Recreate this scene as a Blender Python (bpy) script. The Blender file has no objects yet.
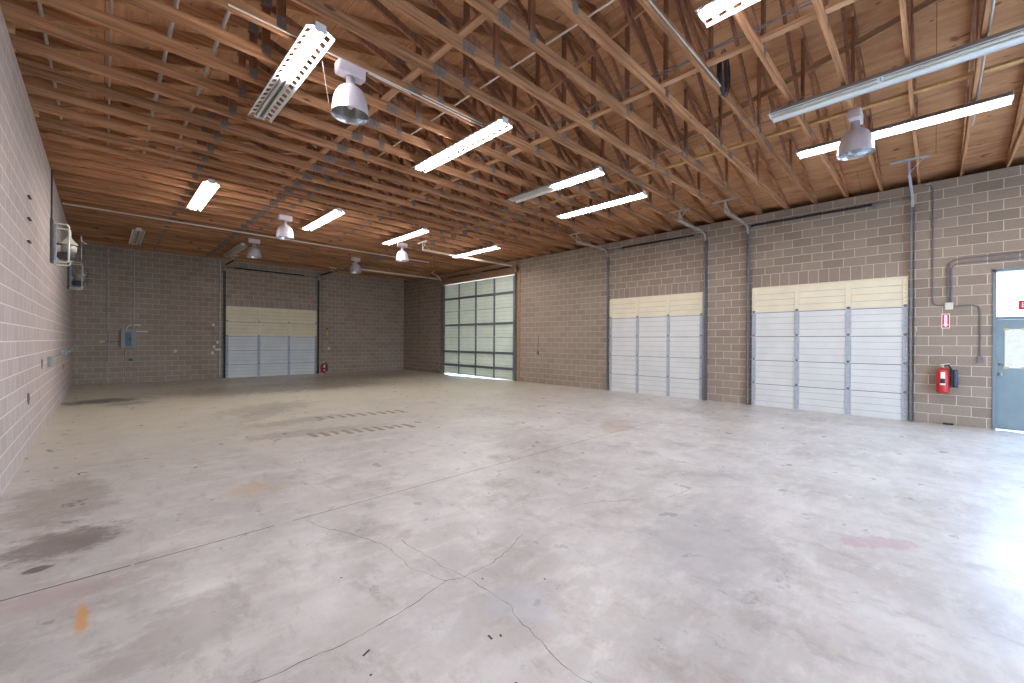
import bpy, bmesh, math, random
from mathutils import Vector, Matrix
PI = math.pi
random.seed(7)
scn = bpy.context.scene
col = scn.collection

# ------------------------------------------------------------------ camera
CZ = 1.6594
yaw, pitch, roll, FPX = 0.777, -0.00003, 0.006, 415.8
fw = Vector((math.sin(yaw)*math.cos(pitch), math.cos(yaw)*math.cos(pitch), math.sin(pitch)))
rt = Vector((math.cos(yaw), -math.sin(yaw), 0)); up = rt.cross(fw)
c_, s_ = math.cos(roll), math.sin(roll)
rt, up = c_*rt + s_*up, -s_*rt + c_*up
cam = bpy.data.cameras.new('camera'); camo = bpy.data.objects.new('camera', cam); col.objects.link(camo)
cam.sensor_width = 36.0; cam.lens = FPX/1024*36.0; cam.clip_start = 0.05; cam.clip_end = 400
camo.matrix_world = Matrix(((rt.x, up.x, -fw.x, 0), (rt.y, up.y, -fw.y, 0), (rt.z, up.z, -fw.z, CZ), (0, 0, 0, 1)))
scn.camera = camo

# ------------------------------------------------------------------ world, exposure
SKY = 14.0
TUBE = 48.0
world = bpy.data.worlds.new('sky'); scn.world = world; world.use_nodes = True
wb = world.node_tree.nodes['Background']; wb.inputs[0].default_value = (0.46, 0.68, 1.0, 1); wb.inputs[1].default_value = SKY
scn.view_settings.view_transform = 'Standard'; scn.view_settings.look = 'None'
scn.view_settings.gamma = 1.0; scn.view_settings.use_curve_mapping = False
scn.view_settings.exposure = 1.08
scn.cycles.use_denoising = True
scn.cycles.max_bounces = 10; scn.cycles.diffuse_bounces = 6; scn.cycles.transparent_max_bounces = 12
scn.cycles.caustics_reflective = False; scn.cycles.caustics_refractive = False
scn.cycles.sample_clamp_indirect = 6.0

# ------------------------------------------------------------------ material helpers
def lin(r, g, b):
    f = lambda v: (v/255/12.92) if v/255 <= 0.04045 else ((v/255+0.055)/1.055)**2.4
    return (f(r), f(g), f(b), 1)
class NT:
    def __init__(s, name):
        s.m = bpy.data.materials.new(name); s.m.use_nodes = True
        s.t = s.m.node_tree; s.b = s.t.nodes['Principled BSDF']; s.out = s.t.nodes['Material Output']
    def n(s, typ, ins=None, **kw):
        nd = s.t.nodes.new(typ)
        for k, v in kw.items(): setattr(nd, k, v)
        for k, v in (ins or {}).items(): s.set(nd.inputs[k], v)
        return nd
    def set(s, inp, v):
        if isinstance(v, bpy.types.NodeSocket): s.t.links.new(v, inp)
        else: inp.default_value = v
    def bs(s, **kw):
        for k, v in kw.items(): s.set(s.b.inputs[k.replace('_', ' ')], v)
    def math(s, op, a, b=None, clamp=False):
        nd = s.n('ShaderNodeMath', operation=op, use_clamp=clamp); s.set(nd.inputs[0], a)
        if b is not None: s.set(nd.inputs[1], b)
        return nd.outputs[0]
    def mix(s, f, a, b, mode='MIX'):
        nd = s.n('ShaderNodeMix', data_type='RGBA', blend_type=mode); s.set(nd.inputs[0], f); s.set(nd.inputs[6], a); s.set(nd.inputs[7], b)
        return nd.outputs[2]
    def pos(s):
        return s.n('ShaderNodeTexCoord').outputs['Object']
    def gpos(s):
        return s.n('ShaderNodeNewGeometry').outputs['Position']
    def mapping(s, v, loc=(0,0,0), rot=(0,0,0), sc=(1,1,1), typ='POINT'):
        return s.n('ShaderNodeMapping', {0: v, 1: loc, 2: rot, 3: sc}, vector_type=typ).outputs[0] if typ != 'x' else None
    def noise(s, v, scale, detail=4, rough=.55):
        return s.n('ShaderNodeTexNoise', {'Vector': v, 'Scale': scale, 'Detail': detail, 'Roughness': rough}).outputs[0]
    def ramp(s, f, p0, p1, c0=(0,0,0,1), c1=(1,1,1,1)):
        nd = s.n('ShaderNodeValToRGB', {0: f}); e = nd.color_ramp.elements
        e[0].position, e[1].position = p0, p1; e[0].color, e[1].color = c0, c1
        return nd.outputs[0]
    def bump(s, h, strength=.3, dist=.005):
        nd = s.n('ShaderNodeBump', {'Strength': strength, 'Distance': dist, 'Height': h}); s.set(s.b.inputs['Normal'], nd.outputs[0])

def plain(name, rgb, rough=.5, metal=0.0, var=.08, vs=6.0, spec=.5):
    t = NT(name); p = t.pos(); n = t.noise(p, vs, 5)
    c = lin(*rgb); d = tuple(max(0, x*(1-var*2.2)) for x in c[:3])+(1,)
    t.bs(Base_Color=t.mix(t.ramp(n, .3, .7), d, c), Metallic=metal, Roughness=rough)
    t.b.inputs['Specular IOR Level'].default_value = spec
    return t.m

def block_mat(name, axis, c1, c2, mortar, soldier=False, off=0.0, zoff=0.0, dirt=.35, msz=.0065):
    t = NT(name); p = t.gpos()
    sx = t.n('ShaderNodeSeparateXYZ', {0: p})
    u = sx.outputs[0] if axis == 'x' else sx.outputs[1]
    u = t.math('ADD', u, off); z = t.math('ADD', sx.outputs[2], zoff)
    v = t.n('ShaderNodeCombineXYZ', {0: u, 1: z}).outputs[0]
    w, h = (.2032, .4064) if soldier else (.4064, .2032)
    br = t.n('ShaderNodeTexBrick', {'Vector': v, 'Color1': lin(*c1), 'Color2': lin(*c2), 'Mortar': lin(*mortar), 'Scale': 1.0,
             'Mortar Size': msz, 'Mortar Smooth': .25, 'Bias': -.1, 'Brick Width': w, 'Row Height': h}, offset=0.0 if soldier else .5, squash=1.0)
    big = t.ramp(t.noise(p, .7, 4, .6), .32, .68)
    fine = t.noise(p, 38, 5, .75)
    c = t.mix(t.math('MULTIPLY', big, dirt), br.outputs[0], t.mix(.5, br.outputs[0], lin(*[int(x*.78) for x in c1])))
    c = t.mix(.28, c, t.ramp(fine, .3, .72, (.25,.25,.25,1), (.78,.78,.78,1)), 'SOFT_LIGHT')
    sp = t.ramp(t.noise(p, 2.3, 6, .7), .69, .74)
    c = t.mix(t.math('MULTIPLY', sp, .35), c, lin(*mortar))
    t.bs(Base_Color=c, Roughness=.92)
    hgt = t.math('ADD', t.math('MULTIPLY', br.outputs[1], -1.0), t.math('MULTIPLY', fine, .35))
    t.bump(hgt, .5, .006)
    return t.m

def wood_mat(name, c1, c2, axis='x', knots=True, rough=.75):
    t = NT(name); p = t.pos(); g = t.gpos()
    sc = (.6, 14, 14) if axis == 'x' else ((14, .6, 14) if axis == 'y' else (14, 14, .6))
    info = t.n('ShaderNodeObjectInfo').outputs['Random']
    off = t.n('ShaderNodeCombineXYZ', {0: t.math('MULTIPLY', info, 31.0), 1: t.math('MULTIPLY', info, 17.0), 2: 0.0}).outputs[0]
    pv = t.n('ShaderNodeVectorMath', {0: p, 1: off}, operation='ADD').outputs[0]
    n = t.noise(t.mapping(pv, sc=sc), 1.6, 6, .6)
    c = t.mix(t.ramp(n, .3, .7), lin(*c1), lin(*c2))
    val = t.math('ADD', .80, t.math('MULTIPLY', info, .36))
    hs = t.n('ShaderNodeHueSaturation', {'Value': val, 'Color': c}); c = hs.outputs[0]
    if knots:
        sk = (1.6, 5, 5) if axis == 'x' else ((5, 1.6, 5) if axis == 'y' else (5, 5, 1.6))
        vo = t.n('ShaderNodeTexVoronoi', {'Vector': t.mapping(pv, sc=sk), 'Scale': 1.0, 'Randomness': 1.0})
        k = t.ramp(vo.outputs['Distance'], .07, .13, (1,1,1,1), (0,0,0,1))
        c = t.mix(t.math('MULTIPLY', k, .75), c, lin(70, 38, 26))
    t.bs(Base_Color=c, Roughness=rough)
    t.b.inputs['Specular IOR Level'].default_value = .25
    t.bump(n, .15, .002)
    return t.m

def deck_mat():
    t = NT('plywood'); p = t.gpos()
    n = t.noise(t.mapping(p, sc=(7, 1.1, 7)), 1.3, 7, .65)
    big = t.noise(p, .9, 3)
    c = t.mix(t.ramp(n, .33, .68), lin(158, 110, 78), lin(210, 160, 118))
    c = t.mix(t.math('MULTIPLY', t.ramp(big, .35, .65), .45), c, lin(222, 176, 132))
    kn = t.ramp(t.noise(t.mapping(p, sc=(5, 2.2, 5)), 1.7, 3, .5), .66, .72)
    c = t.mix(t.math('MULTIPLY', kn, .65), c, lin(84, 46, 28))
    sx = t.n('ShaderNodeSeparateXYZ', {0: p})
    v = t.n('ShaderNodeCombineXYZ', {0: sx.outputs[1], 1: sx.outputs[0]}).outputs[0]
    br = t.n('ShaderNodeTexBrick', {'Vector': v, 'Color1': (1,1,1,1), 'Color2': (.86,.84,.82,1), 'Mortar': (.25,.2,.18,1), 'Scale': 1.0,
             'Mortar Size': .004, 'Mortar Smooth': .1, 'Brick Width': 2.438, 'Row Height': 1.18}, offset=.5)
    c = t.mix(1.0, c, br.outputs[0], 'MULTIPLY')
    t.bs(Base_Color=c, Roughness=.8); t.b.inputs['Specular IOR Level'].default_value = .2
    return t.m

def floor_mat():
    t = NT('concrete_floor'); p = t.gpos()
    a = t.noise(t.mapping(p, rot=(0, 0, .5), sc=(1, .55, 1)), .8, 8, .62)
    b = t.noise(p, 3.2, 8, .68)
    d = t.noise(p, 22, 6, .7)
    c = t.mix(t.ramp(a, .30, .70), lin(174, 171, 166), lin(222, 222, 219))
    c = t.mix(t.math('MULTIPLY', t.ramp(b, .38, .66), .6), c, lin(190, 182, 174))
    c = t.mix(t.math('MULTIPLY', t.ramp(t.noise(t.mapping(p, rot=(0,0,-.3), loc=(9,4,0), sc=(.5,1,1)), 1.5, 7, .65), .52, .66), .7), c, lin(222, 219, 213))
    c = t.mix(t.math('MULTIPLY', t.ramp(t.noise(t.mapping(p, loc=(3, 8, 0)), 1.1, 8, .7), .54, .68), .6), c, lin(152, 143, 136))
    c = t.mix(.22, c, t.ramp(d, .3, .7, (.3,.3,.3,1), (.7,.7,.7,1)), 'SOFT_LIGHT')
    m1 = t.noise(t.mapping(p, rot=(0,0,.78), sc=(.45,1,1)), 5.5, 9, .75)
    c = t.mix(t.math('MULTIPLY', t.ramp(m1, .50, .62), .40), c, lin(226, 224, 219))
    m2 = t.noise(t.mapping(p, loc=(5,2,0), rot=(0,0,-.8), sc=(1,.45,1)), 4.5, 9, .78)
    c = t.mix(t.math('MULTIPLY', t.ramp(m2, .53, .64), .45), c, lin(156, 148, 141))
    sx = t.n('ShaderNodeSeparateXYZ', {0: p})
    # warm tone towards the far end of the hall, lightened in place of light
    far = t.n('ShaderNodeMapRange', {0: t.math('ADD', sx.outputs[1], t.math('MULTIPLY', a, 3.0)), 1: 7.0, 2: 14.0, 3: 0.0, 4: 1.0}).outputs[0]
    c = t.mix(t.math('MULTIPLY', far, .75), c, t.mix(t.ramp(b, .3, .7), lin(184, 178, 154), lin(222, 215, 188)))
    wn = t.noise(t.mapping(p, rot=(0,0,.3), sc=(1,1.3,1)), 3.4, 9, .78)
    def blob(c0, x, y, rx, ry, rot, colr, amt, soft=.35):
        v = t.mapping(p, loc=(x, y, 0), rot=(0, 0, rot), sc=(rx, ry, 1), typ='TEXTURE')
        ln = t.n('ShaderNodeVectorMath', {0: v}, operation='LENGTH').outputs['Value']
        q = t.math('ADD', ln, t.math('MULTIPLY', t.math('SUBTRACT', wn, .5), 3.6))
        m = t.n('ShaderNodeMapRange', {0: q, 1: 1.0-soft, 2: 1.0+soft, 3: amt, 4: 0.0}, interpolation_type='SMOOTHSTEP').outputs[0]
        return t.mix(m, c0, lin(*colr))
    c = blob(c, -.05, 15.6, .72, .55, 0, (52, 46, 42), .85)
    c = blob(c, .5, 14.6, .5, .3, .3, (96, 88, 78), .5)
    c = blob(c, -.22, 4.95, .32, .30, .2, (104, 92, 84), .75)
    c = blob(c, -.33, 4.52, .07, .05, 0, (60, 50, 46), .8, .2)
    c = blob(c, -.3, 6.3, .35, .9, 0, (134, 122, 108), .5)
    c = blob(c, .3, 3.0, .35, .25, .3, (150, 142, 136), .5)
    c = blob(c, 7.3, 4.45, .7, .28, .5, (176, 150, 128), .5)
    c = blob(c, 2.9, 11.4, 1.1, .7, .5, (126, 118, 100), .45)
    c = blob(c, 4.6, 16.0, 3.6, 1.5, -.1, (112, 106, 90), .6)
    c = blob(c, 8.2, 18.4, 3.0, 1.6, 0, (112, 104, 92), .45)
    c = blob(c, 2.7, 7.9, 1.1, .30, -.2, (148, 138, 128), .6)
    c = blob(c, 2.9, 9.2, 1.0, .30, .1, (152, 143, 128), .6)
    c = blob(c, 2.6, 10.6, .35, 1.0, -.6, (150, 142, 124), .5)
    c = blob(c, 1.9, 1.85, .22, .22, 0, (190, 194, 198), .4, .15)
    c = blob(c, 3.6, 1.3, .7, .5, .4, (166, 164, 164), .4)
    c = blob(c, -.085, 3.6, .026, .17, .0, (216, 150, 52), .75, .6)
    c = blob(c, -.2, 4.0, .25, .12, 0, (186, 160, 160), .5)
    c = blob(c, 4.6, .33, .28, .10, -.8, (176, 136, 148), .45, .25)
    c = blob(c, 1.2, 5.3, .28, .22, 0, (206, 180, 146), .45)
    t.bs(Base_Color=c, Roughness=t.n('ShaderNodeMapRange', {0: b, 1: .3, 2: .7, 3: .24, 4: .44}).outputs[0])
    t.b.inputs['Specular IOR Level'].default_value = .6
    t.bump(t.math('ADD', a, t.math('MULTIPLY', d, .3)), .06, .01)
    return t.m

M = {}
M['block_right'] = block_mat('block_right', 'y', (152, 137, 122), (134, 120, 106), (204, 190, 169), off=.11, msz=.0075)
M['soldier_right'] = block_mat('soldier_right', 'y', (152, 136, 122), (140, 124, 112), (208, 194, 176), True, off=.04, zoff=-3.048)
M['block_back'] = block_mat('block_back', 'x', (164, 147, 130), (148, 131, 115), (206, 191, 170), off=.05, msz=.008)
M['soldier_back'] = block_mat('soldier_back', 'x', (162, 147, 134), (150, 134, 122), (206, 192, 172), True, zoff=-3.048)
M['block_left'] = block_mat('block_left', 'y', (186, 173, 164), (176, 163, 154), (218, 209, 200), off=.2, dirt=.25, msz=.009)
M['block_rear'] = block_mat('block_rear', 'x', (160, 146, 132), (150, 136, 124), (184, 172, 156))
M['floor'] = floor_mat()
M['deck'] = deck_mat()
M['wood'] = wood_mat('truss_lumber', (126, 82, 52), (202, 150, 108))
M['wood_y'] = wood_mat('brace_lumber', (168, 124, 92), (206, 166, 128), 'y')
M['wood_z'] = wood_mat('web_lumber', (118, 80, 60), (160, 114, 86), 'z')
M['wood_end'] = wood_mat('blocking_lumber', (196, 150, 96), (214, 172, 118), 'x', False)
M['header_wood'] = wood_mat('header_board', (146, 112, 84), (176, 140, 110), 'y')
M['plate'] = plain('gusset_steel', (136, 120, 112), .6, .0, .2, 30)
M['crack'] = plain('crack', (104, 92, 84), .9)
M['joint'] = plain('joint', (126, 122, 126), .9, var=.2, vs=4)
M['tread'] = plain('tire_dust', (164, 155, 139), .6, var=.15, vs=9)
M['debris'] = plain('debris', (70, 52, 46), .9)
M['white_enamel'] = plain('white_enamel', (226, 230, 230), .35, 0, .04)
M['steel_dark'] = plain('housing_steel', (150, 148, 152), .45, .3)
M['alu'] = plain('spun_aluminium', (214, 210, 218), .32, .45, .05)
M['alu_in'] = plain('reflector_inside', (222, 222, 224), .25, .9, .05)
M['lampbox'] = plain('lamp_box', (216, 204, 206), .45, .1, .05)
M['glassbulb'] = plain('lamp_bulb', (226, 230, 222), .1, 0, .02)
M['door_white'] = plain('door_white', (218, 219, 214), .45, 0, .05, 2)
M['door_cream'] = plain('door_cream', (230, 221, 192), .45, 0, .05, 2)
M['door_backwhite'] = plain('door_backwhite', (216, 217, 212), .5, 0, .06, 2)
M['door_backcream'] = plain('door_backcream', (230, 216, 180), .5, 0, .06, 2)
M['door_green'] = plain('door_greenwhite', (214, 222, 208), .5, 0, .06, 2)
def translucent(m, colr, amt):
    t = m.node_tree; b = t.nodes['Principled BSDF']; o = t.nodes['Material Output']
    tr = t.nodes.new('ShaderNodeBsdfTranslucent'); tr.inputs[0].default_value = colr
    mx = t.nodes.new('ShaderNodeMixShader'); mx.inputs[0].default_value = amt
    t.links.new(b.outputs[0], mx.inputs[1]); t.links.new(tr.outputs[0], mx.inputs[2]); t.links.new(mx.outputs[0], o.inputs[0])
translucent(M['door_green'], (.92, .82, .66, 1), .11)
M['rib_shadow'] = plain('rib_shade', (176, 178, 172), .5)
M['joint_shade'] = plain('section_joint_shade', (92, 94, 98), .6)  # shadow line painted under each section joint
M['galv'] = plain('galvanised', (178, 184, 192), .5, .0, .12, 14)
M['galv_dark'] = plain('galvanised_dark', (128, 132, 136), .55, .15, .15, 14)
M['black_steel'] = plain('black_steel', (44, 42, 44), .5, .4)
M['conduit'] = plain('conduit_steel', (184, 178, 168), .45, .2, .1, 10)
M['conduit_paint'] = plain('conduit_wallpaint', (128, 120, 122), .6, .2, .1, 10)
M['conduit_white'] = plain('conduit_light', (232, 222, 206), .45, .2, .06, 10)
M['panel_grey'] = plain('panel_grey', (146, 156, 154), .5, .1, .06)
M['panel_door'] = plain('panel_door_grey', (96, 108, 124), .5, .1, .06)
M['white_box'] = plain('white_box', (220, 216, 202), .5, 0, .05)
M['blue_door'] = plain('door_blue_grey', (126, 144, 150), .5, 0, .08, 3)
M['frame_blue'] = plain('frame_blue_grey', (120, 134, 142), .5, 0, .08, 3)
M['red'] = plain('extinguisher_red', (196, 44, 40), .3, 0, .08)
M['red_sign'] = plain('sign_red', (206, 36, 48), .4, 0, .03)
M['white_sign'] = plain('sign_white', (240, 238, 236), .4, 0, .02)
M['label_dark'] = plain('label_dark', (52, 50, 58), .4)
M['blue_dark'] = plain('horn_dark', (60, 70, 88), .45)
M['paper'] = plain('paper', (226, 228, 226), .8, 0, .08, 12)
M['tape'] = plain('masking_tape', (206, 182, 120), .7)
M['brass'] = plain('knob_metal', (206, 196, 170), .3, .9)
M['cable'] = plain('cable_grey', (122, 116, 118), .6)
M['cable_dark'] = plain('cable_dark', (62, 60, 68), .6)
M['motor'] = plain('motor_grey', (84, 84, 86), .5, .3, .15)
M['tube_guard'] = plain('tube_guard_white', (222, 222, 206), .4, 0, .05)
M['asphalt'] = plain('outdoor_concrete', (196, 196, 192), .9)
def emis(name, colr, s):
    t = NT(name); t.bs(Base_Color=(.9,.9,.9,1)); t.set(t.b.inputs['Emission Color'], colr); t.set(t.b.inputs['Emission Strength'], s); return t.m
M['tube_on'] = emis('fluorescent_tube_lit', (1.0, .95, .97, 1), TUBE)
M['tube_off'] = plain('fluorescent_tube_unlit', (214, 212, 200), .3)
def glass_mat():
    t = NT('pane_glass'); tr = t.n('ShaderNodeBsdfTransparent', {0: (.93, .96, .97, 1)}); gl = t.n('ShaderNodeBsdfGlossy', {'Roughness': .03})
    fr = t.n('ShaderNodeFresnel', {0: 1.45}); mx = t.n('ShaderNodeMixShader', {0: fr.outputs[0], 1: tr.outputs[0], 2: gl.outputs[0]})
    t.t.links.new(mx.outputs[0], t.out.inputs[0]); return t.m
M['glass'] = glass_mat()

# ------------------------------------------------------------------ mesh helpers
class MB:
    """collects shapes in world coordinates; build() links ONE mesh object"""
    def __init__(s): s.v = []; s.f = []; s.mi = []; s.sm = []
    def add(s, vs, fs, mi=0, smooth=False):
        o = len(s.v); s.v += [tuple(v) for v in vs]; s.f += [tuple(i+o for i in f) for f in fs]; s.mi += [mi]*len(fs); s.sm += [smooth]*len(fs); return s
    def box(s, a, b, mi=0):
        x0, x1 = sorted((a[0], b[0])); y0, y1 = sorted((a[1], b[1])); z0, z1 = sorted((a[2], b[2]))
        vs = [(x0,y0,z0),(x1,y0,z0),(x1,y1,z0),(x0,y1,z0),(x0,y0,z1),(x1,y0,z1),(x1,y1,z1),(x0,y1,z1)]
        return s.add(vs, [(0,3,2,1),(4,5,6,7),(0,1,5,4),(1,2,6,5),(2,3,7,6),(3,0,4,7)], mi)
    def bbox(s, a, b, bev=.004, mi=0):
        """bevelled box"""
        x0, x1 = sorted((a[0], b[0])); y0, y1 = sorted((a[1], b[1])); z0, z1 = sorted((a[2], b[2]))
        bm = bmesh.new(); bmesh.ops.create_cube(bm, size=1)
        for v in bm.verts: v.co = Vector(((x0+x1)/2+v.co.x*(x1-x0), (y0+y1)/2+v.co.y*(y1-y0), (z0+z1)/2+v.co.z*(z1-z0)))
        bev = min(bev, .45*min(x1-x0, y1-y0, z1-z0))
        bmesh.ops.bevel(bm, geom=list(bm.edges), offset=bev, segments=2, affect='EDGES', profile=.5)
        s.frombm(bm, mi); return s
    def frombm(s, bm, mi=0, smooth=False):
        bm.verts.index_update(); s.add([v.co[:] for v in bm.verts], [tuple(v.index for v in f.verts) for f in bm.faces], mi, smooth); bm.free()
    def beam(s, a, b, w, h, upv=(0,0,1), mi=0):
        """rectangular bar from a to b; w across, h along upv"""
        a = Vector(a); b = Vector(b); d = (b-a).normalized(); u = Vector(upv)
        if abs(d.dot(u)) > .99: u = Vector((1,0,0)) if abs(d.x) < .9 else Vector((0,1,0))
        sd = d.cross(u).normalized(); u = sd.cross(d).normalized()
        vs = [p + sd*(w/2*i) + u*(h/2*j) for p in (a, b) for i, j in ((-1,-1),(1,-1),(1,1),(-1,1))]
        return s.add(vs, [(0,1,2,3),(7,6,5,4),(0,4,5,1),(1,5,6,2),(2,6,7,3),(3,7,4,0)], mi)
    def tube(s, pts, r, seg=10, mi=0, close=False):
        pts = [Vector(p) for p in pts]; rings = []; n = len(pts)
        prev = None
        for i, p in enumerate(pts):
            if close: d = (pts[(i+1) % n]-pts[i-1]).normalized()
            else: d = ((pts[min(i+1, n-1)]-pts[max(i-1, 0)])).normalized()
            if prev is None:
                u = Vector((0,0,1)) if abs(d.z) < .9 else Vector((1,0,0))
            else: u = prev
            sd = d.cross(u).normalized(); u = sd.cross(d).normalized(); prev = u
            rings.append([p + (sd*math.cos(t)+u*math.sin(t))*r for t in [2*PI*k/seg for k in range(seg)]])
        vs = [v for rg in rings for v in rg]; fs = []
        m = n if close else n-1
        for i in range(m):
            j = (i+1) % n
            for k in range(seg): k2 = (k+1) % seg; fs.append((i*seg+k, i*seg+k2, j*seg+k2, j*seg+k))
        s.add(vs, fs, mi, True)
        if not close: s.add(rings[0], [tuple(range(seg))[::-1]], mi); s.add(rings[-1], [tuple(range(seg))], mi)
        return s
    def lathe(s, c, prof, seg=28, mi=0, axis='z', smooth=True):
        vs = []; fs = []; n = len(prof)
        for r, h in prof:
            for k in range(seg):
                a = 2*PI*k/seg; p = (r*math.cos(a), r*math.sin(a), h)
                if axis == 'x': p = (h, p[0], p[1])
                if axis == 'y': p = (p[0], h, p[1])
                vs.append((c[0]+p[0], c[1]+p[1], c[2]+p[2]))
        for i in range(n-1):
            for k in range(seg): k2 = (k+1) % seg; fs.append((i*seg+k, i*seg+k2, (i+1)*seg+k2, (i+1)*seg+k))
        return s.add(vs, fs, mi, smooth)
    def quad(s, a, b, c, d, mi=0): return s.add([a, b, c, d], [(0,1,2,3)], mi)
    def build(s, name, mats, parent=None, smooth=None):
        me = bpy.data.meshes.new(name); o = bpy.data.objects.new(name, me); col.objects.link(o)
        off = Vector((0,0,0))
        if parent is not None: off = worldloc(parent)
        elif name_origin: pass
        me.from_pydata([tuple(Vector(v)-off) for v in s.v], [], s.f)
        if not isinstance(mats, (list, tuple)): mats = [mats]
        for m in mats: me.materials.append(M[m] if isinstance(m, str) else m)
        for p, i, sm in zip(me.polygons, s.mi, s.sm): p.material_index = i; p.use_smooth = sm
        me.validate(); me.update()
        if parent is not None: o.parent = parent
        return o
name_origin = False
def worldloc(o):
    v = Vector(o.location)
    while o.parent: o = o.parent; v += Vector(o.location)
    return v
def tag(o, label=None, cat=None, group=None, kind=None):
    if label: o['label'] = label
    if cat: o['category'] = cat
    if group: o['group'] = group
    if kind: o['kind'] = kind
    return o
def empty(name, loc, label=None, cat=None, group=None, kind=None):
    o = bpy.data.objects.new(name, None); col.objects.link(o); o.location = loc; o.empty_display_size = .1
    return tag(o, label, cat, group, kind)
kids = {}
def children(o): return [c for c in col.objects if c.parent == o]
def copy_tree(o, parent=None, cache=None):
    c = o.copy(); col.objects.link(c); c.parent = parent
    for ch in list(cache[o.name] if cache else children(o)): copy_tree(ch, c)
    return c

# ------------------------------------------------------------------ the shell
XL, XR, YB, YR, ZT = -.766, 12.4, 21.55, -6.2, 5.064
XM, ZRIDGE, ZHEEL = 5.66, 7.12, 5.28
DD2 = (4.72, 7.785); DD3 = (.42, 3.41); DD1 = (12.44, 17.50); WD = (-1.80, -.79); FILL_OD = (-5.0, -2.1)  # last opening on the right wall is unseen, added to let in daylight
BD = (3.81, 7.535)
def deckz(x):
    return ZRIDGE - (x-XM)*(ZRIDGE-ZHEEL)/(XR-XM) if x > XM else ZRIDGE - (XM-x)*(ZRIDGE-ZHEEL)/(XM-XL)

# right wall
w = MB(); T = .2
def rw(y0, y1, z0, z1, mi=0): w.box((XR, y0, z0), (XR+T, y1, z1), mi)
rw(DD1[1], YB+.2, 0, ZT); rw(DD2[1], DD1[0], 0, ZT); rw(DD3[1], DD2[0], 0, ZT); rw(WD[1], DD3[0], 0, ZT)
rw(FILL_OD[1], WD[0], 0, ZT); rw(YR-.2, FILL_OD[0], 0, ZT)
for d in (DD2, DD3, FILL_OD):
    rw(d[0], d[1], 3.10, 3.4544, 1); rw(d[0], d[1], 3.4544, ZT)
rw(WD[0], WD[1], 3.12, ZT)
tag(w.build('wall_right', ['block_right', 'soldier_right']), 'tan concrete block wall with the roll-up doors and the blue door', 'wall', kind='structure')
# back wall with gable
w = MB(); y0, y1 = YB, YB+T
w.box((XL-.2, y0, 0), (BD[0], y1, ZT)); w.box((BD[1], y0, 0), (XR, y1, ZT))
w.box((BD[0], y0, 3.10), (BD[1], y1, 3.4544), 1); w.box((BD[0], y0, 3.4544), (BD[1], y1, ZT))
def gable(w, ya, yb):
    pr = [(XL-.2, ZT), (XR, ZT), (XR, deckz(XR)), (XM, ZRIDGE), (XL-.2, deckz(XL-.2))]
    n = 5; w.add([(x, ya, z) for x, z in pr]+[(x, yb, z) for x, z in pr], [tuple(range(n)), tuple(range(2*n-1, n-1, -1))]+[(i, n+i, n+(i+1) % n, (i+1) % n) for i in range(n)])
gable(w, y0, y1)
tag(w.build('wall_back', ['block_back', 'soldier_back']), 'dim brown concrete block wall at the far end of the hall', 'wall', kind='structure')
# left wall
w = MB(); w.box((XL-T, YR-.2, 0), (XL, YB, ZT))
tag(w.build('wall_left', 'block_left'), 'pale concrete block wall running along the left side', 'wall', kind='structure')
# rear wall (behind the camera), its open doorway added as daylight fill
w = MB(); w.box((XL, YR-T, 0), (4.2, YR, ZT)); w.box((7.8, YR-T, 0), (XR, YR, ZT)); w.box((4.2, YR-T, 3.1), (7.8, YR, ZT)); gable(w, YR-T, YR)
tag(w.build('wall_rear', 'block_rear'), 'concrete block wall behind the viewer with an open doorway added for daylight', 'wall', kind='structure')
# roof deck
w = MB()
for (xa, xb) in ((XL-.5, XM), (XM, XR+.6)):
    za, zb = deckz(xa), deckz(xb)
    ya, yb = YR-.4, YB+.4
    w.add([(xa,ya,za),(xb,ya,zb),(xb,yb,zb),(xa,yb,za),(xa,ya,za+.03),(xb,ya,zb+.03),(xb,yb,zb+.03),(xa,yb,za+.03)],
          [(0,3,2,1),(4,5,6,7),(0,1,5,4),(1,2,6,5),(2,3,7,6),(3,0,4,7)])
tag(w.build('ceiling', 'deck'), 'orange brown plywood roof deck above the trusses', 'ceiling', kind='structure')
# fascia closing the eaves
w = MB(); w.box((XR+.55, YR-.4, 4.95), (XR+.6, YB+.4, 5.2)); w.box((XR+T, YR-.4, 4.95), (XR+.6, YB+.4, 4.97))
w.box((XL-.5, YR-.4, 4.95), (XL-.45, YB+.4, 5.2)); w.box((XL-.5, YR-.4, 4.95), (XL-T, YB+.4, 4.97))
for yy in (YB+.02, YR-.2): w.box((XR+.0, yy, ZT-.1), (XR+.6, yy+.1, 5.27)); w.box((XL-.5, yy, ZT-.1), (XL, yy+.1, 5.26))
tag(w.build('trim_1', 'black_steel'), 'dark eave boards closing the gap over the wall tops', 'trim', kind='structure')

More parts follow.
